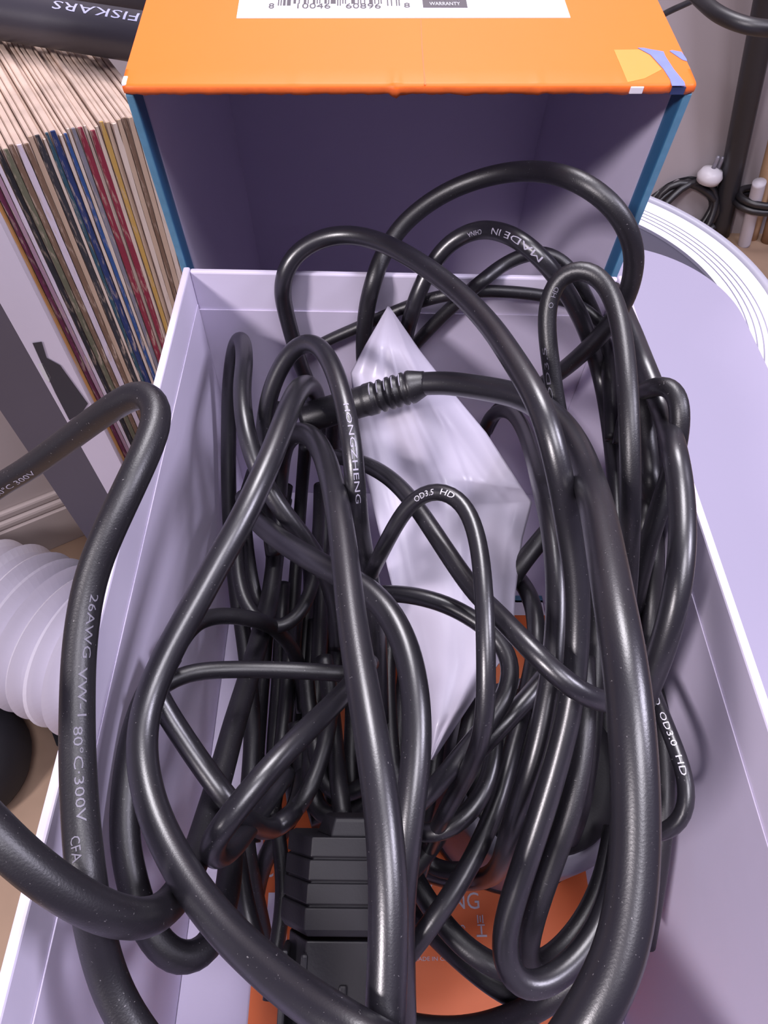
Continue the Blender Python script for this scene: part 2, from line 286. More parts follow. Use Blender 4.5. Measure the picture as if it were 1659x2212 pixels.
strand('pit_v', 4.6, CABLE2, "725,1330,-90 720,1450,-92 715,1560,-92 712,1680,-90 730,1790,-86", 'dark filler cable lowest in the right part of the left pit')
strand('pit_w', 4.6, CABLE2, "850,1560,-80 845,1660,-82 900,1780,-82 940,1840,-80", 'dark filler cable lowest right of the central cable')
strand('pit_m', 4.6, CABLE2, "700,1420,-58 712,1500,-60 722,1590,-60 730,1680,-60 742,1770,-60", 'dark filler cable under the rising hairpin, right beside the central cable')  # from here to pit_q: added strands that turn bright holes dark
strand('pit_n', 4.4, CABLE2, "660,1440,-64 668,1530,-66 680,1610,-66 700,1690,-64 740,1720,-62 800,1690,-60", 'dark filler cable in the hollow above the plug, curling right')
strand('pit_o', 4.4, CABLE2, "880,1420,-60 868,1520,-62 860,1620,-62 866,1720,-64 880,1820,-66", 'dark filler cable in the gap right of the central cable')
strand('pit_p', 4.8, CABLE2, "640,1560,-72 652,1650,-72 640,1740,-72 612,1790,-76 575,1850,-82 552,1930,-88 548,2000,-92", 'dark filler cable in the hollow above the plug, curling left')
strand('pit_q', 4.4, CABLE2, "760,1440,-70 762,1540,-72 758,1640,-72 765,1740,-74", 'dark filler cable lowest under the central cable')
strand('pit_r', 4.6, CABLE2, "950,1540,-54 938,1630,-56 925,1720,-58 905,1790,-60 880,1850,-64 870,1930,-68", 'dark cable left of the canister, going down to the plug side')
strand('pit_l', 4.6, CABLE2, "1372,815,-46 1390,900,-42 1402,1000,-38 1410,1110,-36 1412,1210,-36 1408,1310,-40 1400,1420,-46", 'dark cable upright behind the right bowing cable')

XL, XR, YB, FL = -49.5, 71.5, 156.0, -105.0
def prepare():
    allp, allr, sid = [], [], []
    for i, s in enumerate(S):
        C = catmull(s['p'], 10)
        P3 = np.array([at(*c) for c in C])
        d = np.r_[0, np.cumsum(np.linalg.norm(np.diff(P3, axis=0), axis=1))]
        n = max(8, int(d[-1] / 1.6)); t = np.linspace(0, d[-1], n)
        C = np.stack([np.interp(t, d, C[:, k]) for k in range(3)], 1)
        s['c'] = C; s['n'] = n
        allp.append(C); allr += [s['r']] * n; sid += [i] * n
    C = np.vstack(allp); r = np.array(allr); sid = np.array(sid)
    D = np.array([ray(x, y) for x, y in C[:, :2]]); L = np.linalg.norm(D, axis=1); D = D / L[:, None]
    t = (C[:, 2] - HC) / D[:, 2]
    # how far each sight line may reach before it meets the tray wall or floor
    rim = D * ((0 - HC) / D[:, 2])[:, None]
    inside = (rim[:, 0] > XL) & (rim[:, 0] < XR) & (rim[:, 1] < YB)
    tm = ((FL + r - HC) / D[:, 2])
    with np.errstate(divide='ignore'):
        tx = np.where(D[:, 0] > 0, (XR - r - .3) / D[:, 0], (XL + r + .3) / D[:, 0]); ty = np.where(D[:, 1] > 0, (YB - r - .3) / D[:, 1], 1e9)
    trim = (0 + r - HC) / D[:, 2]
    lim_in = np.minimum(tm, np.maximum(np.minimum(tx, ty), trim))
    left = rim[:, 0] <= XL
    tmax = np.where(inside, lim_in, np.where(left, 1e9, 1e9))
    near_rim = (np.abs(rim[:, 0] - XL) < 8) & (rim[:, 1] < YB)
    tmax = np.where(near_rim, np.minimum(tmax, ((3 + r - HC) / D[:, 2])), tmax)
    # candidate pairs by direction (samples only slide along their own sight line)
    n = len(t); I, J = [], []
    for a in range(0, n, 400):
        b = min(n, a + 400)
        dot = D[a:b] @ D.T
        ang = np.arccos(np.clip(dot, -1, 1)); rr = (r[a:b, None] + r[None, :]) / 85.0
        m = (ang < rr) & (sid[a:b, None] < sid[None, :])
        ii, jj = np.nonzero(m); I.append(ii + a); J.append(jj)
    I = np.concatenate(I); J = np.concatenate(J)
    seg = []
    k = 0
    for s in S: seg.append((k, k + s['n'])); k += s['n']
    cnt_keep = None
    for it in range(90):
        P = D * t[:, None]
        d = P[I] - P[J]; dist = np.linalg.norm(d, axis=1); need = (r[I] + r[J]) * 1.02
        m = dist < need
        ov = (need - dist)[m]; i_, j_ = I[m], J[m]
        sg = np.where(t[i_] > t[j_], 1.0, -1.0)
        dt = np.zeros(n); c = np.zeros(n)
        np.add.at(dt, i_, sg * ov * .5); np.add.at(dt, j_, -sg * ov * .5); np.add.at(c, i_, 1); np.add.at(c, j_, 1)
        dt = np.where(c > 0, dt / np.maximum(c, 1) * 1.6, 0)
        for a, b in seg:
            v = dt[a:b]
            for _ in range(14): v = np.convolve(np.pad(v, 1, mode='edge'), [.3, .4, .3], 'valid')
            dt[a:b] = v * 1.5
        t = np.minimum(t + dt, tmax)
        for a, b in seg:
            v = t[a:b]
            for _ in range(1): v = np.convolve(np.pad(v, 1, mode='edge'), [.12, .76, .12], 'valid')
            v[0] = t[a]; v[-1] = t[b - 1]
            t[a:b] = v
    P = np.array([0, 0, HC]) + D * t[:, None]
    for s, (a, b) in zip(S, seg):
        q = P[a:b].copy()
        for _ in range(6):
            q[1:-1] = .25 * q[:-2] + .5 * q[1:-1] + .25 * q[2:]
        s['P'] = q; s['px'] = s['c'][:, :2]
prepare()
SK = {s['key']: s for s in S}

def fine(me):
    bm = bmesh.new(); bm.from_mesh(me); bmesh.ops.triangulate(bm, faces=bm.faces)
    for _ in range(4):
        ed = [e for e in bm.edges if e.calc_length() > .16]
        if not ed: break
        bmesh.ops.subdivide_edges(bm, edges=ed, cuts=1); bmesh.ops.triangulate(bm, faces=bm.faces)
    bm.to_mesh(me); bm.free()
def lettering(parent, P, r, px, text, a, b, size, off, material, name='printed_lettering', font_flip=False, lift=.06):
    """wrap printed characters round a tube: from the sample seen at pixel a to the one at pixel b"""
    ia = int(np.argmin(np.hypot(px[:, 0] - a[0], px[:, 1] - a[1]))); ib = int(np.argmin(np.hypot(px[:, 0] - b[0], px[:, 1] - b[1])))
    arc = np.r_[0, np.cumsum(np.linalg.norm(np.diff(P, axis=0), axis=1))]
    T = np.gradient(P, axis=0); T /= np.linalg.norm(T, axis=1)[:, None]
    cu = bpy.data.curves.new(name, 'FONT'); cu.body = text; cu.size = 1; cu.resolution_u = 2
    tmp = bpy.data.objects.new('tmp', cu); COL.objects.link(tmp)
    bpy.context.view_layer.update()
    me = bpy.data.meshes.new_from_object(tmp.evaluated_get(bpy.context.evaluated_depsgraph_get()))
    bpy.data.objects.remove(tmp); bpy.data.curves.remove(cu)
    fine(me); v = np.array([tuple(q.co) for q in me.vertices]); x0, x1 = v[:, 0].min(), v[:, 0].max(); y0, y1 = v[:, 1].min(), v[:, 1].max()
    sgn = 1 if ib > ia else -1
    co = []
    for x, y, z in v:
        u = (x - x0) / (x1 - x0); s_ = arc[ia] + (arc[ib] - arc[ia]) * u
        c = np.array([np.interp(s_, arc, P[:, k]) for k in range(3)]); tt = nz([np.interp(s_, arc, T[:, k]) for k in range(3)]) * sgn
        vv = np.array([0, 0, HC]) - c; vv = nz(vv - tt * np.dot(vv, tt)); up = np.cross(vv, tt)
        al = ((y - y0) / (y1 - y0) - .5) * size / r + off
        co.append(tuple(W(*(c + (r + lift) * (math.cos(al) * vv + math.sin(al) * up)))))
    for q, c in zip(me.vertices, co): q.co = c
    me.name = name
    return link(name, me, material, parent)
def flat_text(name, text, loc, size, width, material, parent, rotz=0):   # lies in the local XY plane, mm
    cu = bpy.data.curves.new(name, 'FONT'); cu.body = text; cu.size = 1; cu.resolution_u = 3
    tmp = bpy.data.objects.new('tmp', cu); COL.objects.link(tmp); bpy.context.view_layer.update()
    me = bpy.data.meshes.new_from_object(tmp.evaluated_get(bpy.context.evaluated_depsgraph_get()))
    bpy.data.objects.remove(tmp); bpy.data.curves.remove(cu)
    v = np.array([tuple(q.co) for q in me.vertices]); x0, x1, y0, y1 = v[:, 0].min(), v[:, 0].max(), v[:, 1].min(), v[:, 1].max()
    for q in me.vertices:
        x = (q.co.x - x0) / (x1 - x0) * width; y = (q.co.y - y0) / (y1 - y0) * size
        xr = x * math.cos(rotz) - y * math.sin(rotz); yr = x * math.sin(rotz) + y * math.cos(rotz)
        q.co = ((loc[0] + xr) / 1000, (loc[1] + yr) / 1000, loc[2] / 1000)
    return link(name, me, material, parent)

# ------------------------------------------------------------------ setting: floor, walls
FLOORM = mat('tan_floor', (.33, .22, .15), .7, bump=.5, bscale=60, var=.35, vscale=14)
WALLM = mat('grey_painted_wall', (.36, .32, .34), .7, bump=.1, bscale=30, var=.04, vscale=4)
WALLL = mat('beige_painted_wall', (.40, .34, .33), .7, bump=.1, bscale=30, var=.05, vscale=6)
setp(wbox('floor', (-1200, 1400, -900, 935, -500, -480), FLOORM), kind='structure')
setp(wbox('wall_back', (-1200, 1400, 935, 965, -480, 1500), WALLM), kind='structure')
# wall with baseboard low at the left, ending in an outside corner behind the grey panel
ang = math.radians(30)
wl = empty('wall_left', W(-331.8, 344.5, -480), (0, 0, ang)); setp(wl, kind='structure')
boxo('wall_face', (-700, 62, 10, 40, 0, 520), WALLL, wl)
bb = empty('baseboard_left', W(-331.8, 344.5, -480), (0, 0, ang)); setp(bb, kind='structure')
boxo('board', (-700, 64, -1, 10, 0, 52), WALLL, bb, .0008)
boxo('moulding', (-700, 64, 1, 10, 52, 62), WALLL, bb, .003)
boxo('moulding_cap', (-700, 64, 4, 10, 62, 72), WALLL, bb, .0025)

# ------------------------------------------------------------------ white appliance under the boxes, with its hose
WHITE = mat('white_plastic_shell', (.82, .80, .90), .38, bump=.05, bscale=300)
PANEL = mat('lilac_grey_panel', (.33, .30, .41), .45, bump=.05, bscale=500, var=.03, vscale=10)
GROOVE = mat('grey_groove', (.055, .05, .075), .5)
LIPM = mat('grey_outer_lip', (.38, .37, .44), .4)
ap = empty('appliance', W(100, 300, -480)); setp(ap, 'white appliance with a rounded grey top panel and grooved circular rim, under both boxes', 'appliance')
def L(x, y, h): return (x - 100, y - 300, h + 480)
c0 = L(103, 311, 0)
lathe('round_body', [(118, 0), (122, 6), (122, 300), (118, 340), (139, 343), (141.5, 346), (141, 350), (136, 351.5), (134, 347), (60, 347)], WHITE, ap, 128, True, (c0[0], c0[1], 0))
lathe('outer_lip', [(136.3, 349), (142.5, 345), (143.5, 349), (141, 353.3), (137.5, 353.3), (136.3, 351)], LIPM, ap, 128, True, (c0[0], c0[1], 0), False)
def ring(name, r0, r1, z, m, n=128):
    vs, fs = [], []
    for r_, z_ in ((r0, z), (r1, z), (r1, z + .5), (r0, z + .5)):
        for k in range(n):
            a = 2 * math.pi * k / n; vs.append(((c0[0] + r_ * math.cos(a)) / 1000, (c0[1] + r_ * math.sin(a)) / 1000, z_ / 1000))
    for i in range(4):
        for k in range(n):
            fs.append((i * n + k, i * n + (k + 1) % n, ((i + 1) % 4) * n + (k + 1) % n, ((i + 1) % 4) * n + k))
    return mesh(name, vs, fs, m, ap)
# stepped white rings; the gaps between them are the four dark grooves
lathe('groove_bed', [(60, 344), (136.2, 344), (136.2, 347.6), (60, 347.6)], GROOVE, ap, 96, False, (c0[0], c0[1], 0))
edges = [(136.0, 129.0), (128.1, 125.4), (124.5, 121.8), (120.9, 118.2), (117.3, 111.5)]
for a_, b_ in edges:
    vs, fs, n = [], [], 128
    for r_, z_ in ((b_, 347), (a_, 347), (a_, 349.6), (b_, 349.6)):
        for k in range(n):
            t_ = 2 * math.pi * k / n; vs.append(((c0[0] + r_ * math.cos(t_)) / 1000, (c0[1] + r_ * math.sin(t_)) / 1000, z_ / 1000))
    for i in range(4):
        for k in range(n): fs.append((i * n + k, i * n + (k + 1) % n, ((i + 1) % 4) * n + (k + 1) % n, ((i + 1) % 4) * n + k))
    mesh('ring_band', vs, fs, WHITE, ap)
def rounded(name, x0, x1, y0, y1, h0, h1, r, m, parent, n=24, bev=.0008):
    bm = bmesh.new(); pts = []
    for cx_, cy_, a0 in ((x1 - r, y1 - r, 0), (x0 + r, y1 - r, 90), (x0 + r, y0 + r, 180), (x1 - r, y0 + r, 270)):
        for k in range(n + 1):
            a = math.radians(a0 + 90 * k / n); pts.append((cx_ + r * math.cos(a), cy_ + r * math.sin(a)))
    vb = [bm.verts.new((L(x, y, h0)[0] / 1000, L(x, y, h0)[1] / 1000, L(x, y, h0)[2] / 1000)) for x, y in pts]
    vt = [bm.verts.new((v.co.x, v.co.y, (h1 + 480) / 1000)) for v in vb]
    f1 = bm.faces.new(vt); bm.faces.new(list(reversed(vb)))
    for i in range(len(vb)):
        j = (i + 1) % len(vb); bm.faces.new((vb[i], vb[j], vt[j], vt[i]))
    if bev: bmesh.ops.bevel(bm, geom=list(f1.edges), offset=bev, segments=3, affect='EDGES', profile=.5)
    return bm_obj(name, bm, m, parent)
rounded('top_panel', -47, 212, -70, 357, -125.5, -122, 66, PANEL, ap)
rounded('panel_rim', -48.4, 213.4, -71.4, 358.4, -127, -124.6, 67, WHITE, ap)
rounded('support', -30, 190, -50, 300, -480, -127, 50, WHITE, ap, 12, 0)

HOSEM = mat('white_corrugated_plastic', (.66, .63, .72), .4, bump=.05, bscale=300, spec=.4)
hP = resample(catmull([(-520, 150, -405), (-415, 212, -407), (-325, 240, -409), (-225, 204, -409), (-120, 168, -402)], 12), 1.4)
arc = np.r_[0, np.cumsum(np.linalg.norm(np.diff(hP, axis=0), axis=1))]
rad = 58.5 + 8.0 * (np.abs(((arc / 15) % 1) * 2 - 1) * 2 - 1)
hs = tube('exhaust_hose', hP, rad, HOSEM, None, 64); setp(hs, 'white corrugated flexible hose on the floor at the lower left', 'hose')
for p_ in hs.data.polygons: p_.use_smooth = False

# black shoe-like bag on floor at the left, small black tab
BLK = mat('black_fabric', (.008, .008, .012), .7, bump=.3, bscale=400)
bg = lathe('dark_bag', [(10, 0), (44, 2), (52, 20), (50, 44), (40, 62), (16, 72)], BLK, None, 32, True, tuple(np.array(at(-48, 1665, -480)) + np.array([0, 0, 480])) )
setp(bg, 'black rounded bag on the floor below the corrugated hose', 'bag')
tb = mesh('strap_end', [tuple(W(*at(x, y, h))) for x, y, h in ((104, 1560, -478), (135, 1572, -478), (140, 1625, -478), (122, 1610, -478), (104, 1560, -474), (135, 1572, -474), (140, 1625, -474), (122, 1610, -474))],
     [(0, 1, 2, 3), (4, 7, 6, 5), (0, 4, 5, 1), (1, 5, 6, 2), (2, 6, 7, 3), (3, 7, 4, 0)], BLK)
setp(tb, 'small black strap end on the floor beside the left rim', 'strap')

# ------------------------------------------------------------------ upright grey panel with white edge, shelf, record sleeves, trimmer
DG = mat('dark_grey_board', (.075, .065, .085), .6, bump=.2, bscale=100, var=.1, vscale=15)
LG = mat('pale_lilac_board_edge', (.60, .55, .64), .5, var=.06, vscale=20)
MK = mat('black_marking', (.02, .02, .03), .5)
def prism(name, poly, h0, h1, m, parent=None):
    n = len(poly); vs = [tuple(W(x, y, h0)) for x, y in poly] + [tuple(W(x, y, h1)) for x, y in poly]
    fs = [tuple(reversed(range(n))), tuple(range(n, 2 * n))] + [(i, (i + 1) % n, n + (i + 1) % n, n + i) for i in range(n)]
    o = mesh(name, vs, fs, m, parent); return o
up = empty('storage_panel', (0, 0, 0)); setp(up, 'upright dark grey panel with a pale lilac edge strip left of the record sleeves', 'panel')
k_ = .93
q = lambda x, y: (x * k_, y * k_)
prism('board', [q(-240, 294), q(-205, 300), q(-232, 350), q(-266, 344)], -478, 60, DG, up)
prism('edge_strip', [q(-204.8, 300), q(-187.6, 308.6), q(-212, 354), q(-231.6, 350)], -478, 60, LG, up)
def face_decal(name, px, m):
    A_ = np.array(q(-204.8, 300)); B_ = np.array(q(-187.6, 308.6)); dd = nz(B_ - A_); nn = np.array([dd[1], -dd[0]]); vs = []
    for lift in (.1, .5):
        for x, y in px:
            d = ray(x, y); tt = (np.dot(A_, nn) + lift) / np.dot(d[:2], nn); p = d * tt; vs.append(tuple(W(p[0], p[1], p[2] + HC)))
    n = len(px); mesh(name, vs, [tuple(range(n)), tuple(reversed(range(n, 2 * n)))] + [(i, (i + 1) % n, n + (i + 1) % n, n + i) for i in range(n)], m, up)
face_decal('slot_marking', [(70, 741), (90, 738), (101, 773), (130, 789), (190, 872), (178, 890), (150, 908), (120, 850), (92, 790)], mat('dark_label', (.03, .028, .036), .5))
face_decal('pale_tab', [(82, 786), (92, 784), (110, 815), (106, 826), (96, 818)], mat('pale_tab', (.6, .6, .6), .4))
sa = np.array([-.865, -.5]); sb = np.array([-.5, .865]); SYAW = math.atan2(sa[1], sa[0])
C0 = np.array([-132, 375.]) - sa * 14
sh = empty('record_shelf', W(C0[0], C0[1], -480), (0, 0, math.atan2(sb[1], sb[0]) - math.pi / 2))
setp(sh, 'wooden shelf board holding up the record sleeves', 'shelf')
boxo('shelf_board', (-122, 8, -2, 330, 92, 103), WOOD, sh, .001)
boxo('shelf_side', (-122, -110, 0, 328, 0, 92), WOOD, sh, .001)
boxo('shelf_side', (-4, 8, 0, 328, 0, 92), WOOD, sh, .001)
PAL = dict(tan=(.50, .36, .25), cream=(.66, .54, .44), crimson=(.22, .015, .035), navy=(.012, .03, .12), blue=(.02, .07, .22), teal=(.02, .07, .10),
           black=(.025, .025, .03), brown=(.17, .10, .06), orange=(.65, .32, .10), mauve=(.36, .22, .28), maroon=(.14, .02, .06), white=(.62, .54, .60), grey=(.20, .19, .22), olive=(.12, .12, .07), gold=(.50, .30, .07))
def sleeve_mat(nm, c):
    m = bpy.data.materials.new('sleeve_spine_' + nm); m.use_nodes = True; nt = m.node_tree; b = nt.nodes['Principled BSDF']; b.inputs['Roughness'].default_value = .65
    tc = nt.nodes.new('ShaderNodeTexCoord'); mp = nt.nodes.new('ShaderNodeMapping'); mp.inputs['Scale'].default_value = (1, 1, .12)
    n = nt.nodes.new('ShaderNodeTexNoise'); n.inputs['Scale'].default_value = 420; n.inputs['Detail'].default_value = 8; n.inputs['Roughness'].default_value = .7
    rp = nt.nodes.new('ShaderNodeValToRGB'); rp.color_ramp.elements[0].position = .53; rp.color_ramp.elements[1].position = .66
    mx = nt.nodes.new('ShaderNodeMix'); mx.data_type = 'RGBA'; mx.inputs[6].default_value = (*c, 1); mx.inputs[7].default_value = (.52, .40, .30, 1)
    Lk = nt.links.new; Lk(tc.outputs['Object'], mp.inputs[0]); Lk(mp.outputs[0], n.inputs['Vector']); Lk(n.outputs['Fac'], rp.inputs[0]); Lk(rp.outputs[0], mx.inputs[0]); Lk(mx.outputs[2], b.inputs['Base Color'])
    return m
SM = {k: sleeve_mat(k, c) for k, c in PAL.items()}
SLV = mat('worn_card_sleeve', (.56, .42, .34), .7, bump=.4, bscale=250, var=.22, vscale=90)
SLVD = mat('dark_gap_card', (.20, .15, .12), .8)
seq = [('tan', 3.2, 'first'), ('tan', 3, 'second'), ('cream', 3.2, 'third'), ('tan', 3.4, 'fourth'), ('brown', 2.6, 'fifth'), ('tan', 3.0, 'sixth'), ('cream', 3.2, 'seventh'), ('tan', 2.8, 'eighth'), ('gold', 3.0, ''), ('cream', 2.4, ''), ('crimson', 3.6, ''), ('cream', 1.8, ''),
       ('crimson', 3.8, ''), ('grey', 2.8, ''), ('cream', 2.0, ''), ('blue', 2.4, ''), ('cream', 2.0, ''), ('navy', 4.0, ''), ('teal', 2.2, ''), ('cream', 1.8, ''), ('black', 3.6, ''), ('tan', 3.0, ''), ('brown', 3.2, ''), ('white', 3.8, ''), ('brown', 3.2, ''), ('olive', 3.4, ''), ('black', 3.2, ''), ('white', 2.4, ''), ('mauve', 2.6, ''), ('maroon', 3.0, ''), ('orange', 3.6, ''), ('olive', 3.0, ''), ('black', 3.4, ''), ('grey', 4.2, '')]
ORD = ['first', 'second', 'third', 'fourth', 'fifth', 'sixth', 'seventh', 'eighth', 'ninth', 'tenth', 'eleventh', 'twelfth', 'thirteenth', 'fourteenth', 'fifteenth', 'sixteenth', 'seventeenth', 'eighteenth', 'nineteenth', 'twentieth']
ORD += ['twenty-' + w for w in ORD[:9]] + ['thirtieth', 'thirty-first', 'thirty-second', 'thirty-third', 'thirty-fourth', 'thirty-fifth']
random.seed(5); acc = 0
CW = dict(tan='worn tan', cream='cream', crimson='crimson red', navy='wide navy blue', blue='bright blue', teal='dark teal', black='black', brown='brown', orange='orange', mauve='mauve', maroon='maroon', white='pale whitish', grey='grey', olive='dark olive', gold='golden yellow')
for i, (c, t_, _) in enumerate(seq):
    jog = random.uniform(-1.5, 1.5) + (2 if i > 22 else 0) * random.random(); hh = 313 + random.uniform(-1.6, 1.6)
    p = C0 + sa * (acc + t_ / 2) - sb * jog
    e = empty('record_sleeve', W(p[0], p[1], -377), (0, 0, math.atan2(sb[1], sb[0]) - math.pi / 2))
    setp(e, 'old record sleeve with %s spine edge, %s from the orange and blue box' % (CW[c], ORD[i]), 'record sleeve', 'record sleeves standing in the row at the left')
    w = t_ * .47
    bm = bmesh.new(); box_bm(bm, -w, w, 1.2, 312, 0, hh); bm_obj('card_sleeve', bm, SLV, e, .0006, seg=1)
    # spine: slightly wavy strip
    vs, fs, nseg = [], [], 24
    for k in range(nseg + 1):
        z = hh * k / nseg - .2; wv = random.uniform(-.22, .22); dw = random.uniform(-.18, .12)
        if k == nseg: dw = -w * .35
        for sx, yy in ((-1, 1.3), (-1, .15), (1, .15), (1, 1.3)):
            vs.append(((sx * (w + dw) * .97 + wv * .3) / 1000, (yy + wv) / 1000, z / 1000))
    for k in range(nseg):
        for j in range(3): fs.append((k * 4 + j, k * 4 + j + 1, k * 4 + j + 5, k * 4 + j + 4))
        fs.append((k * 4 + 3, k * 4, k * 4 + 4, k * 4 + 7))
    fs.append((3, 2, 1, 0)); fs.append(tuple(nseg * 4 + j for j in range(4)))
    mesh('spine', vs, fs, SM[c], e)
    acc += t_ + .12
# black roller of a paper trimmer lying across the sleeves, and a second bar behind it
TR = mat('black_satin_plastic', (.035, .032, .042), .4, bump=.15, bscale=500)
A = at(-120, 14, -47); B = at(330, 85, -47); A[2] = B[2] = -47
n_ = 90; tP = np.array([A + (B - A) * k / n_ for k in range(n_ + 1)])
tr = tube('trimmer_handle', tP, 12.6, TR, None, 40); setp(tr, 'black tube shaped tool handle with white brand lettering lying across the record sleeves', 'tool')
tpx = []
for p in tP:
    c = R.T @ (p - np.array([0, 0, HC])); tpx.append((CX + F * c[0] / -c[2], CY - F * c[1] / -c[2]))
tpx = np.array(tpx)
lettering(tr, tP, 12.6, tpx, 'FISKARS', (318, 85), (140, 55), 5.6, -.80, mat('silver_print', (.42, .42, .60), .5), 'brand_lettering', lift=.15)
A = at(-100, -95, -40); B = at(340, -38, -40); A[2] = B[2] = -44
A += np.array([0, 4, 0]); B += np.array([0, 4, 0])
t2 = tube('tool_bar', [A + (B - A) * k / 20 for k in range(21)], 16, TR, None, 32); setp(t2, 'second black bar just behind the lettered tool handle', 'tool')

# ------------------------------------------------------------------ tray of the box (opening upward)
tray = empty('box_tray', W(10, 65, -122)); setp(tray, 'deep white lined cardboard box holding the tangle of black cables', 'box')
def tb_(name, b, m, bev=.0003):
    return boxo(name, (b[0] - 10, b[1] - 10, b[2] - 65, b[3] - 65, b[4] + 122, b[5] + 122), m, tray, bev)
tb_('base', (-51.5, 73.5, -48, 158.6, -122, -120), CARD)
tb_('left_wall', (-51.5, -49.6, -48, 158.6, -120, 0), CARD, .0005)
tb_('right_wall', (71.6, 73.5, -48, 158.6, -120, 0), CARD, .0005)
tb_('back_wall', (-49.6, 71.6, 156.8, 158.6, -120, -.4), CARD, .0005)
tb_('front_wall', (-49.6, 71.6, -48, -46.2, -120, -.4), CARD, .0005)
tb_('back_liner', (-49.4, 71.4, 156.4, 156.75, -106, -13), CARDIN, .0001)
tb_('left_liner', (-49.55, -49.3, -46, 156.3, -106, -11), CARDIN, .0001)
tb_('right_liner', (71.3, 71.55, -46, 156.3, -106, -11), CARDIN, .0001)
tb_('raised_floor', (-49.2, 71.2, -46, 156.3, -107.5, -105.6), CARDIN, .0002)

# orange leaflet on the raised floor
lf = empty('leaflet', W(18.6, 40, -105.5)); setp(lf, 'orange printed leaflet with white lettering lying under the cables', 'leaflet')
def lb(name, x0, x1, y0, y1, z0, z1, m): return boxo(name, (x0 - 18.6, x1 - 18.6, y0 - 40, y1 - 40, z0, z1), m, lf)
lb('sheet', -30, 67, -21, 107, 0, .5, PAPERO)
lb('white_border', -30, 67, 101, 107, .5, .6, LABELM)
lb('blue_band', -30, 67, 106.2, 109, .0, .6, BLUEE)
def lfp(px, py):
    p = at(px, py, -104.8); return p[0] - 18.6, p[1] - 40
def lft(text, x0, y0, x1, hpx, m=INK, nm='lettering'):
    a_ = lfp(x0, y0); b_ = lfp(x1, y0); c_ = lfp(x0, y0 - hpx); flat_text(nm, text, (a_[0], a_[1], .75), abs(c_[1] - a_[1]), b_[0] - a_[0], m, lf)
lft('NG', 978, 1964, 1036, 36)
lft('V', 917, 1934, 936, 26)
lft('C\u0404', 980, 2022, 1006, 24, INK, 'conformity_mark')
lft('MADE IN CHINA', 894, 2076, 992, 9)
a_ = lfp(1030, 2024)
for (dx, dy, w, h) in ((0, 0, 7, 1.0), (3, 1.2, 1, 4), (1, 5.4, 5, .6), (1.2, 6.6, .7, 4), (4.6, 6.6, .7, 4), (2.9, 7.2, .7, 3)):
    boxo('disposal_mark', (a_[0] + dx * .42, a_[0] + (dx + w) * .42, a_[1] + dy * .5, a_[1] + (dy + h) * .5, .5, .75), INK, lf)
a_ = lfp(572, 2035); boxo('blue_patch', (a_[0], a_[0] + 6, a_[1], a_[1] + 12, .5, .75), LABELM, lf)
lft('C', 573, 1895, 590, 40)

# ------------------------------------------------------------------ standing half of the box: orange end up, open towards the camera
lid = empty('standing_box', W(-51.0, 169.5, -123.0), (0.0823, -.0166, .0227))
setp(lid, 'orange and blue cardboard box half standing on end, open side towards the viewer', 'box')
LW, LD, LH = 126.5, 110.0, 171.2
boxo('left_panel', (0, 2, .3, LD, 0, LH - 2), BLUE, lid, .0005)
boxo('right_panel', (LW - 2, LW, .3, LD, 0, LH - 2), BLUE, lid, .0005)
boxo('back_panel', (2, LW - 2, LD - 2, LD, 0, LH - 2), BLUE, lid)
boxo('bottom_panel', (2, LW - 2, 0, LD - 2, 0, 2), CARDIN, lid)
boxo('left_edge', (.1, 1.9, 0, .6, 0, LH - 2.2), BLUEE, lid, .0003)
boxo('right_edge', (LW - 1.9, LW - .1, 0, .6, 0, LH - 2.2), BLUEE, lid, .0003)
boxo('left_lining', (2, 2.35, 6.2, LD - 2.3, 2, LH - 2.2), CARDIN, lid)
boxo('right_lining', (LW - 2.35, LW - 2, 6.2, LD - 2.3, 2, LH - 2.2), CARDIN, lid)
boxo('back_lining', (2.3, LW - 2.3, LD - 2.5, LD - 2, 2, LH - 2.2), CARDIN, lid)
boxo('top_lining', (2.3, LW - 2.3, 6, LD - 2.3, LH - 2.35, LH - 2), CARDIN, lid)
# orange top with dents on its front edge
bm = bmesh.new(); NX = 140; rows = [(-.3, LH - 2.0), (-.45, LH - 1.3), (-.35, LH - .55), (.1, LH - .12), (.7, LH), (6, LH), (LD, LH), (LD, LH - 2), (.5, LH - 2)]
random.seed(3); g = []
for i in range(NX + 1):
    x = LW * i / NX; dent = .0
    for c_, a__, s__ in ((59.5, .9, .9), (91, .35, .8), (38, .2, 1.5), (75, .25, 2.2), (110, .2, 1.2)):
        dent += a__ * math.exp(-((x - c_) / s__) ** 2) * (1 if c_ != 59.5 else 1)
    wob = .10 * math.sin(x * .9) + .08 * math.sin(x * 2.3 + 1) + random.uniform(-.03, .03)
    col_ = []
    ed = min(x, LW - x); cr = .5 * math.exp(-(ed / 1.0) ** 2)
    for j, (y, z) in enumerate(rows):
        yy, zz = y, z
        if j in (0, 1, 2): yy = y - dent * .8 + cr; zz = z + (wob if j == 0 else 0) - (dent * .6 if j == 0 else 0)
        if j in (3, 4): yy = y - dent * .4 + cr; zz = z + dent * .45 - cr * .3
        col_.append(bm.verts.new((x / 1000, yy / 1000, zz / 1000)))
    g.append(col_)
mi = []
for i in range(NX):
    for j in range(len(rows)):
        k = (j + 1) % len(rows); f = bm.faces.new((g[i][j], g[i][k], g[i + 1][k], g[i + 1][j])); f.material_index = 1 if j in (0, 1) else 0; f.smooth = j in (0, 1, 2, 3, 4)
bm.faces.new(list(reversed(g[0]))); bm.faces.new(g[-1])
bm_obj('top_panel', bm, [ORANGE, ORANGE2], lid)
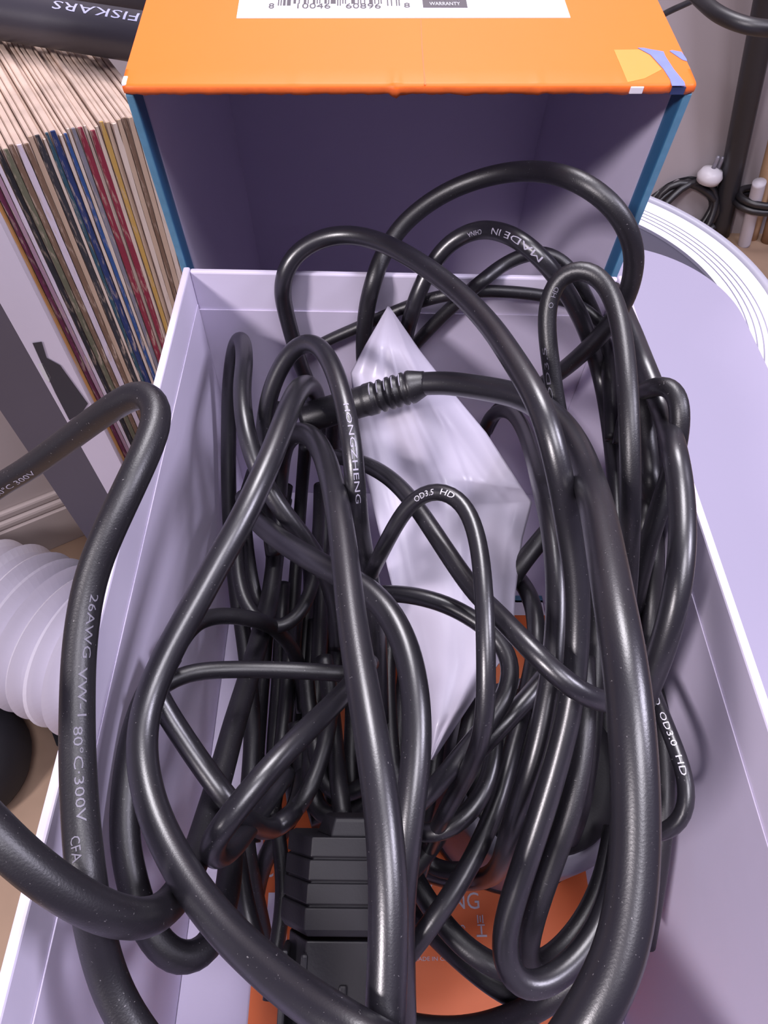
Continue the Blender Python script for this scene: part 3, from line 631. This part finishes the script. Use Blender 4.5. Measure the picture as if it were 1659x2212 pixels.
LM = lid.matrix_basis.copy() if False else Matrix.Translation(lid.location) @ lid.rotation_euler.to_matrix().to_4x4()
LI = LM.inverted()
def lidp(px, py, zl=LH):                       # local lid coordinates (mm) where a sight line meets the top plane
    o = LI @ W(0, 0, HC); p2 = LI @ (W(0, 0, HC) + Vector(ray(px, py)) / 1000); d = p2 - o
    t = (zl / 1000 - o.z) / d.z; p = o + d * t; return p.x * 1000, p.y * 1000
def decal(name, pts, z0, z1, m):
    n = len(pts); v = [(x / 1000, y / 1000, (LH + z0) / 1000) for x, y in pts] + [(x / 1000, y / 1000, (LH + z1) / 1000) for x, y in pts]
    return mesh(name, v, [tuple(reversed(range(n))), tuple(range(n, 2 * n))] + [(i, (i + 1) % n, n + (i + 1) % n, n + i) for i in range(n)], m, lid)
a0 = lidp(511, 40); a1 = lidp(1232, 39)
decal('sticker', [a0, a1, (a1[0], a1[1] + 26), (a0[0], a0[1] + 26)], 0, .12, LABELM)
# barcode bars
bar0 = lidp(598, 13); bar1 = lidp(888, 13); random.seed(11)
def upc(d):
    Lc = ['0001101', '0011001', '0010011', '0111101', '0100011', '0110001', '0101111', '0111011', '0110111', '0001011']
    return '101' + ''.join(Lc[int(c)] for c in d[:6]) + '01010' + ''.join(''.join('1' if b == '0' else '0' for b in Lc[int(c)]) for c in d[6:]) + '101'
code = upc('810046608968'); xs0 = lidp(600, 13)[0]; xs1 = lidp(864, 13)[0]; mw = (xs1 - xs0) / 95
i = 0; bm = bmesh.new()
while i < 95:
    if code[i] == '1':
        j = i
        while j < 95 and code[j] == '1': j += 1
        longbar = i < 9 or 44 < i < 50 or i > 84
        yb = bar0[1] + (-.1 if longbar else .9)
        box_bm(bm, xs0 + i * mw, xs0 + j * mw, yb, bar0[1] + 20, LH + .12, LH + .2); i = j
    else: i += 1
bm_obj('barcode_bars', bm, BADGE, lid)
def lidt(text, x0, y0, x1, hpx, m, nm='label_text', z=.22):
    a_ = lidp(x0, y0); b_ = lidp(x1, y0); c_ = lidp(x0, y0 - hpx); flat_text(nm, text, (a_[0], a_[1], LH + z), abs(c_[1] - a_[1]), b_[0] - a_[0], m, lid)
lidt('8', 580, 20, 592, 11, BADGE); lidt('10046', 642, 20, 714, 11, BADGE); lidt('60896', 747, 20, 823, 11, BADGE); lidt('8', 873, 18, 886, 10, BADGE)
q0 = lidp(914, 18); q1 = lidp(1010, 18); decal('warranty_badge', [q0, q1, (q1[0], q1[1] + 12), (q0[0], q0[1] + 12)], .12, .2, BADGE)
lidt('WARRANTY', 928, 14, 994, 7, INK, 'badge_text', .28); lidt('MONTHS', 926, 3, 994, 7, INK, 'badge_text', .28)
# torn strip, tape residue, scuffs
decal('torn_strip', [lidp(*p) for p in ((1377, 104), (1390, 104), (1404, 107), (1433, 112), (1437, 122), (1455, 150), (1478, 178), (1480, 186), (1451, 186), (1447, 172), (1433, 150), (1405, 119))], .02, .10, TORN)
decal('torn_patch', [lidp(*p) for p in ((1446, 111), (1451, 109), (1472, 113), (1482, 127), (1484, 133), (1474, 130))], .02, .10, TORN)
decal('crease_line', [lidp(*p) for p in ((908, 42), (910, 42), (913, 100), (917, 150), (920, 183), (917, 183), (914, 150), (910, 100))], 0, .03, ORANGE2)
decal('tape_residue', [lidp(*p) for p in ((1326, 108), (1380, 107), (1402, 119), (1430, 150), (1392, 170), (1356, 178))], 0, .05, TAPE)
boxo('torn_strip_front', (LW - 5.6, LW - 2.5, -.62, -.3, LH - 2.0, LH - .4), mat('exposed_dark_blue_card', (.03, .05, .16), .6), lid)
boxo('scuff', (111.6, 114.6, -.66, -.3, LH - 1.9, LH - .35), CARDE, lid, .0002)
boxo('corner_scuff', (-.12, 1.0, .2, 3.4, LH - 1.2, LH + .06), CARDE, lid, .0003)

# ------------------------------------------------------------------ plastic bag, canister, plug
def bag():
    Lb = [(838, 662), (790, 745), (758, 805), (768, 900), (785, 1000), (810, 1110), (840, 1240), (868, 1350), (896, 1470), (920, 1580), (926, 1640)]
    Rb = [(842, 664), (905, 755), (975, 845), (1050, 935), (1128, 1055), (1149, 1085), (1128, 1165), (1112, 1290), (1108, 1390), (1030, 1500), (935, 1642)]
    n = len(Lb); NU, NV = 56, 90
    Lc = resample(catmull(Lb, 6), 1)[:, :2]; hcurve = [-5, -9, -15, -20, -24, -28, -31, -33, -35, -37, -42]
    rng = np.random.RandomState(4); folds = [(rng.uniform(0, 1), rng.uniform(-2.2, 2.2), rng.uniform(.05, .13), rng.uniform(-1.5, 1.5)) for _ in range(9)]
    folds += [(rng.uniform(0, 1), rng.uniform(-3, 3), rng.uniform(.012, .03), rng.uniform(-.3, .45)) for _ in range(12)]
    vs = []
    for j in range(NV + 1):
        v = j / NV; s = v * (n - 1); a = np.array([np.interp(s, range(n), [p[k] for p in Lb]) for k in (0, 1)]); b = np.array([np.interp(s, range(n), [p[k] for p in Rb]) for k in (0, 1)])
        hh = np.interp(s, range(n), hcurve)
        for i in range(NU + 1):
            u = i / NU; p = a + (b - a) * u; d = 0
            for u0, sl, wd, am in folds: d += am * math.exp(-((u - u0 - sl * (v - .5) * .25) / wd) ** 2) * math.sin(math.pi * min(1, v * 1.1 + .05))
            d += 1.4 * math.sin(7 * v + 5 * u) * math.sin(5 * u * (1 + v))
            vs.append(tuple(W(*at(p[0], p[1], hh + d * .7 * min(1, v * 5) + (5 * math.sin(math.pi * u) - 2.5) * min(1, v * 4)))))
    fs = [(j * (NU + 1) + i, (j + 1) * (NU + 1) + i, (j + 1) * (NU + 1) + i + 1, j * (NU + 1) + i + 1) for j in range(NV) for i in range(NU)]
    o = mesh('plastic_bag', vs, fs, BAG, None, True)
    m = o.modifiers.new('thick', 'SOLIDIFY'); m.thickness = .00025; m.offset = 0
    setp(o, 'crumpled white plastic bag in the middle of the cable pile', 'bag')
bag()
can = empty('metal_canister', W(44.9, 37, -105)); setp(can, 'dark grey metal canister standing among the cables right of the bag tip', 'canister')
lathe('body', [(22, 4.2), (25, 4.2), (25.2, 5), (24.4, 44), (23.6, 47), (20, 48.5)], METAL, can, 72)
lathe('base_ring', [(20, 0), (24.6, 0), (25.6, .8), (25.8, 5.4), (25.2, 6.2), (20, 6.2)], PLASTIC, can, 72)
lathe('cap', [(18, 48.4), (20.4, 48.4), (20, 49.8), (16, 50.2)], PLASTIC, can, 48)

# moulded plug: slices of a chamfered cross-section along its length
pc = at(752, 1880, -38)
plug = empty('trailer_plug', W(*pc), (math.radians(14), 0, math.radians(-1))); setp(plug, 'large black moulded plug with ribbed collar at the bottom centre of the box', 'plug')
def section(s, w, t, ch):           # closed outline in local x,z (mm)
    return [(-w + ch * .1, -t), (-w - .2, -t * .25), (-w + ch, t), (w - ch * .6, t), (w, t - ch * .5), (w, -t + 1), (w - 1, -t)]
def extr(name, ys, m, parent):
    vs, fs = [], []; n = 7
    for y, w, t, ch in ys:
        vs += [(x / 1000, y / 1000, z / 1000) for x, z in section(1, w, t, ch)]
    for i in range(len(ys) - 1):
        for k in range(n): fs.append((i * n + k, (i + 1) * n + k, (i + 1) * n + (k + 1) % n, i * n + (k + 1) % n))
    fs.append(tuple(range(n))); fs.append(tuple(reversed([(len(ys) - 1) * n + k for k in range(n)])))
    o = mesh(name, vs, fs, m, parent)
    bm = bmesh.new(); bm.from_mesh(o.data); bmesh.ops.recalc_face_normals(bm, faces=bm.faces); bm.to_mesh(o.data); bm.free()
    mo = o.modifiers.new('bev', 'BEVEL'); mo.width = .0003; mo.segments = 2; mo.limit_method = 'ANGLE'
    return o
ys = []; y = 7.0
for k in range(3):
    g_ = k * .22
    ys += [(y, 12.6 + g_, 7.4, 5.4), (y - 3.5, 12.7 + g_, 7.5, 5.4), (y - 3.55, 12.0 + g_, 6.9, 5.2), (y - 4.05, 12.0 + g_, 6.9, 5.2)]; y -= 4.1
ys += [(y, 13.3, 7.6, 5.4), (y - 3.6, 13.4, 7.6, 5.4), (y - 4.9, 12.4, 7.0, 5.2)]
extr('ribbed_collar', ys, PLASTIC, plug)
extr('plug_body', [(-11, 11.3, 6.5, 3.8), (-50, 11.5, 6.5, 3.8), (-52, 10.8, 5.8, 3.4)], PLASTIC, plug)
extr('cable_boss', [(6.9, 6.6, 6.4, 3.0), (9.6, 5.4, 5.8, 2.4), (10.4, 5.0, 5.4, 2.2)], PLASTIC, plug)
boxo('side_rail', (-12.4, -11.0, -50, -13, -3, 4.6), PLASTIC, plug, .0005)
boxo('side_rail', (-8.4, -7.0, -50, -13, 2, 7.3), PLASTIC, plug, .0005)
boxo('side_rail', (8.6, 10, -50, -13, 2, 7.2), PLASTIC, plug, .0005)
boxo('top_rail', (-1, .6, -49, -18, 6.2, 7.0), PLASTIC, plug, .0004)

# ------------------------------------------------------------------ build the cables
for s in S:
    name = 'cable'
    o = tube(name, s['P'], s['r'], s['m'], None, 18)
    setp(o, s['label'], 'cable', 'black cables tangled in the box'); s['o'] = o
def mark(key, text, a, b, size, off, m=INK):
    s = SK[key]; return lettering(s['o'], s['P'], s['r'], s['px'], text, a, b, size, off, m)
mark('outer_left', '26AWG', (203, 1290), (188, 1428), 1.35, .42, INK2)
mark('outer_left', 'VW-1', (186, 1455), (178, 1545), 1.35, .25, INK2)
mark('outer_left', '80\u00b0C\u00b7300V', (172, 1572), (170, 1775), 1.4, .05, INK2)
mark('outer_left', 'CFA', (172, 1812), (176, 1868), 1.35, -.35, INK2)
mark('outer_left', '80\u00b0C 300V', (0, 1048), (82, 1000), 1.3, -.5, INK3)
mark('small_loop', 'HONGZHENG', (748, 885), (773, 1085), 1.15, .15, INK3)
mark('printed_arch', 'MADE IN', (1172, 560), (1078, 500), 1.5, .1, INK3)
mark('printed_arch', 'CHINA', (1058, 497), (1018, 500), 1.2, .2, INK3)
mark('narrow_loop', 'O  HD', (1182, 668), (1196, 612), 1.0, -.25, INK2)
mark('narrow_loop', 'OD3.5', (1200, 860), (1187, 750), 1.0, .5, INK2)
mark('printed_upright', 'OD3.5 HD', (1398, 935), (1397, 1080), 1.1, .0, INK2)
mark('print_loop', 'OD3.5', (903, 1070), (947, 1058), 1.15, .05, INK)
mark('print_loop', 'HD', (958, 1059), (985, 1073), 1.15, .1, INK)
mark('printed_thin', 'D', (1418, 1512), (1424, 1527), 1.15, 0, INK)
mark('printed_thin', 'OD3.0', (1434, 1545), (1466, 1622), 1.15, .05, INK)
mark('printed_thin', 'HD', (1474, 1642), (1484, 1680), 1.15, .05, INK)
# ribbed strain relief and grip at the start of the thickest cable
ms = SK['main_right']; e0 = ms['P'][0]
g0 = at(655, 905, -16)
gp = np.array([g0 + (e0 - g0) * k / 60 for k in range(63)]); gr = []
for k in range(63):
    u = k / 60
    r_ = 4.0 if u < .55 else 4.25
    if .6 < u < .9 and ((u - .6) / .06) % 1 > .55: r_ = 3.6
    if u > .93: r_ = 4.1 - (u - .93) * 12
    if u < .03: r_ = 3.0
    gr.append(max(2.95, r_))
tube('strain_relief', gp, gr, CABLE2, ms['o'], 24)
gd = nz(e0 - g0)
for k in range(5):
    u = .615 + .06 * k; c = g0 + (e0 - g0) * u; v = np.array([0, 0, HC]) - c; v = nz(v - gd * np.dot(v, gd)); w_ = np.cross(gd, v)
    pts = [c + 4.22 * (math.cos(a) * v + math.sin(a) * w_) for a in np.linspace(-1.15, -.25, 10)]
    tube('worn_ridge', pts, .15, INK3, ms['o'], 6)

# ------------------------------------------------------------------ things behind, at the top right
def bgcable(name, pts, r_, m, label, cat):
    P = resample(np.array([at(*c) for c in catmull(pts, 10)]), 4); o = tube(name, P, r_, m, None, 14); setp(o, label, cat); return o
bgcable('wall_cable', [(1400, -90, -60), (1470, -45, -60), (1515, 0, -60), (1555, 32, -60), (1610, 54, -60), (1670, 62, -60), (1760, 60, -60)], 5.0, CABLE2, 'thick black cable crossing the top right corner in front of the wall', 'cable')
bgcable('thin_wall_cable', [(1370, 75, -80), (1430, 33, -80), (1495, 2, -80), (1560, -30, -80)], 2.2, CABLE2, 'thin straight black cable beside the top right corner of the orange box', 'cable')
PB = at(1552, 500, -480); PT = np.array([478, 905, -240]); dv = (PT - PB)
def pole(name, off, r_, m, label, cat, k0=0, k1=3.4):
    o_ = np.array(off, float); P = np.array([PB + dv * k + o_ for k in np.linspace(k0, k1, 30)]); o = tube(name, P, r_, m, None, 16); setp(o, label, cat); return o
BPOLE = mat('black_pole', (.02, .02, .026), .35); 
pole('floor_pole', (0, -6, 0), 15, BPOLE, 'black pole leaning against the grey wall at the right', 'pole')
pole('wooden_stick', (48, -14, 0), 10, WOOD, 'pale wooden stick leaning next to the black pole', 'stick')
pole('wooden_stick', (70, -24, 0), 9, mat('darker_wood', (.30, .17, .09), .6, var=.3, vscale=30), 'darker wooden stick at the outer right of the leaning bundle', 'stick')
pole('white_tube', (30, -34, 0), 9, mat('dull_white_tube', (.50, .47, .52), .5), 'dull white tube between the black pole and the wooden stick', 'tube', 0, .45)
tie = at(1610, 400, -430); cs = []
cc = PB + dv * .30 + np.array([49, -22, 0])
for k in range(40):
    a = 2 * math.pi * k / 20; cs.append(cc + np.array([39 * math.cos(a), 29 * math.sin(a), (k - 20) * .5]))
o = tube('cable_tie', cs, 5, CABLE2, None, 10); setp(o, 'black cord tied round the leaning sticks', 'tie')
# coiled black flex with pale plug on the floor behind
cb = at(1470, 440, -435); cp = []
for k in range(110):
    a = 2 * math.pi * k / 22; rr = 46 + 5 * math.sin(k * .7); cp.append(cb + np.array([rr * math.cos(a), -k * .32 + 5 * math.sin(a * 1.5) + rr * .25 * math.sin(a), rr * .85 * math.sin(a)]))
o = tube('coiled_flex', cp, 5, CABLE2, None, 10); setp(o, 'coiled black flex on the floor behind the round appliance', 'flex')
for k, (dx, dy, dz, r_) in enumerate(((5, 10, 50, 14), (34, 14, 44, 12), (20, -16, 46, 11))):
    pass
pl = empty('pale_plug', W(*(cb + np.array([14, -22, 52])))); setp(pl, 'pale grey plug lying on the coiled black flex', 'plug')
lathe('plug_shell', [(8, -6), (16, -4), (18, 4), (14, 12), (6, 15)], mat('pale_plug_plastic', (.55, .52, .56), .4), pl, 24)
lathe('plug_pin', [(3, 14), (3, 30), (2, 32)], METAL, pl, 12)
lathe('plug_pin', [(3, 14), (3, 30), (2, 32)], METAL, pl, 12, True, (8, 2, -2))
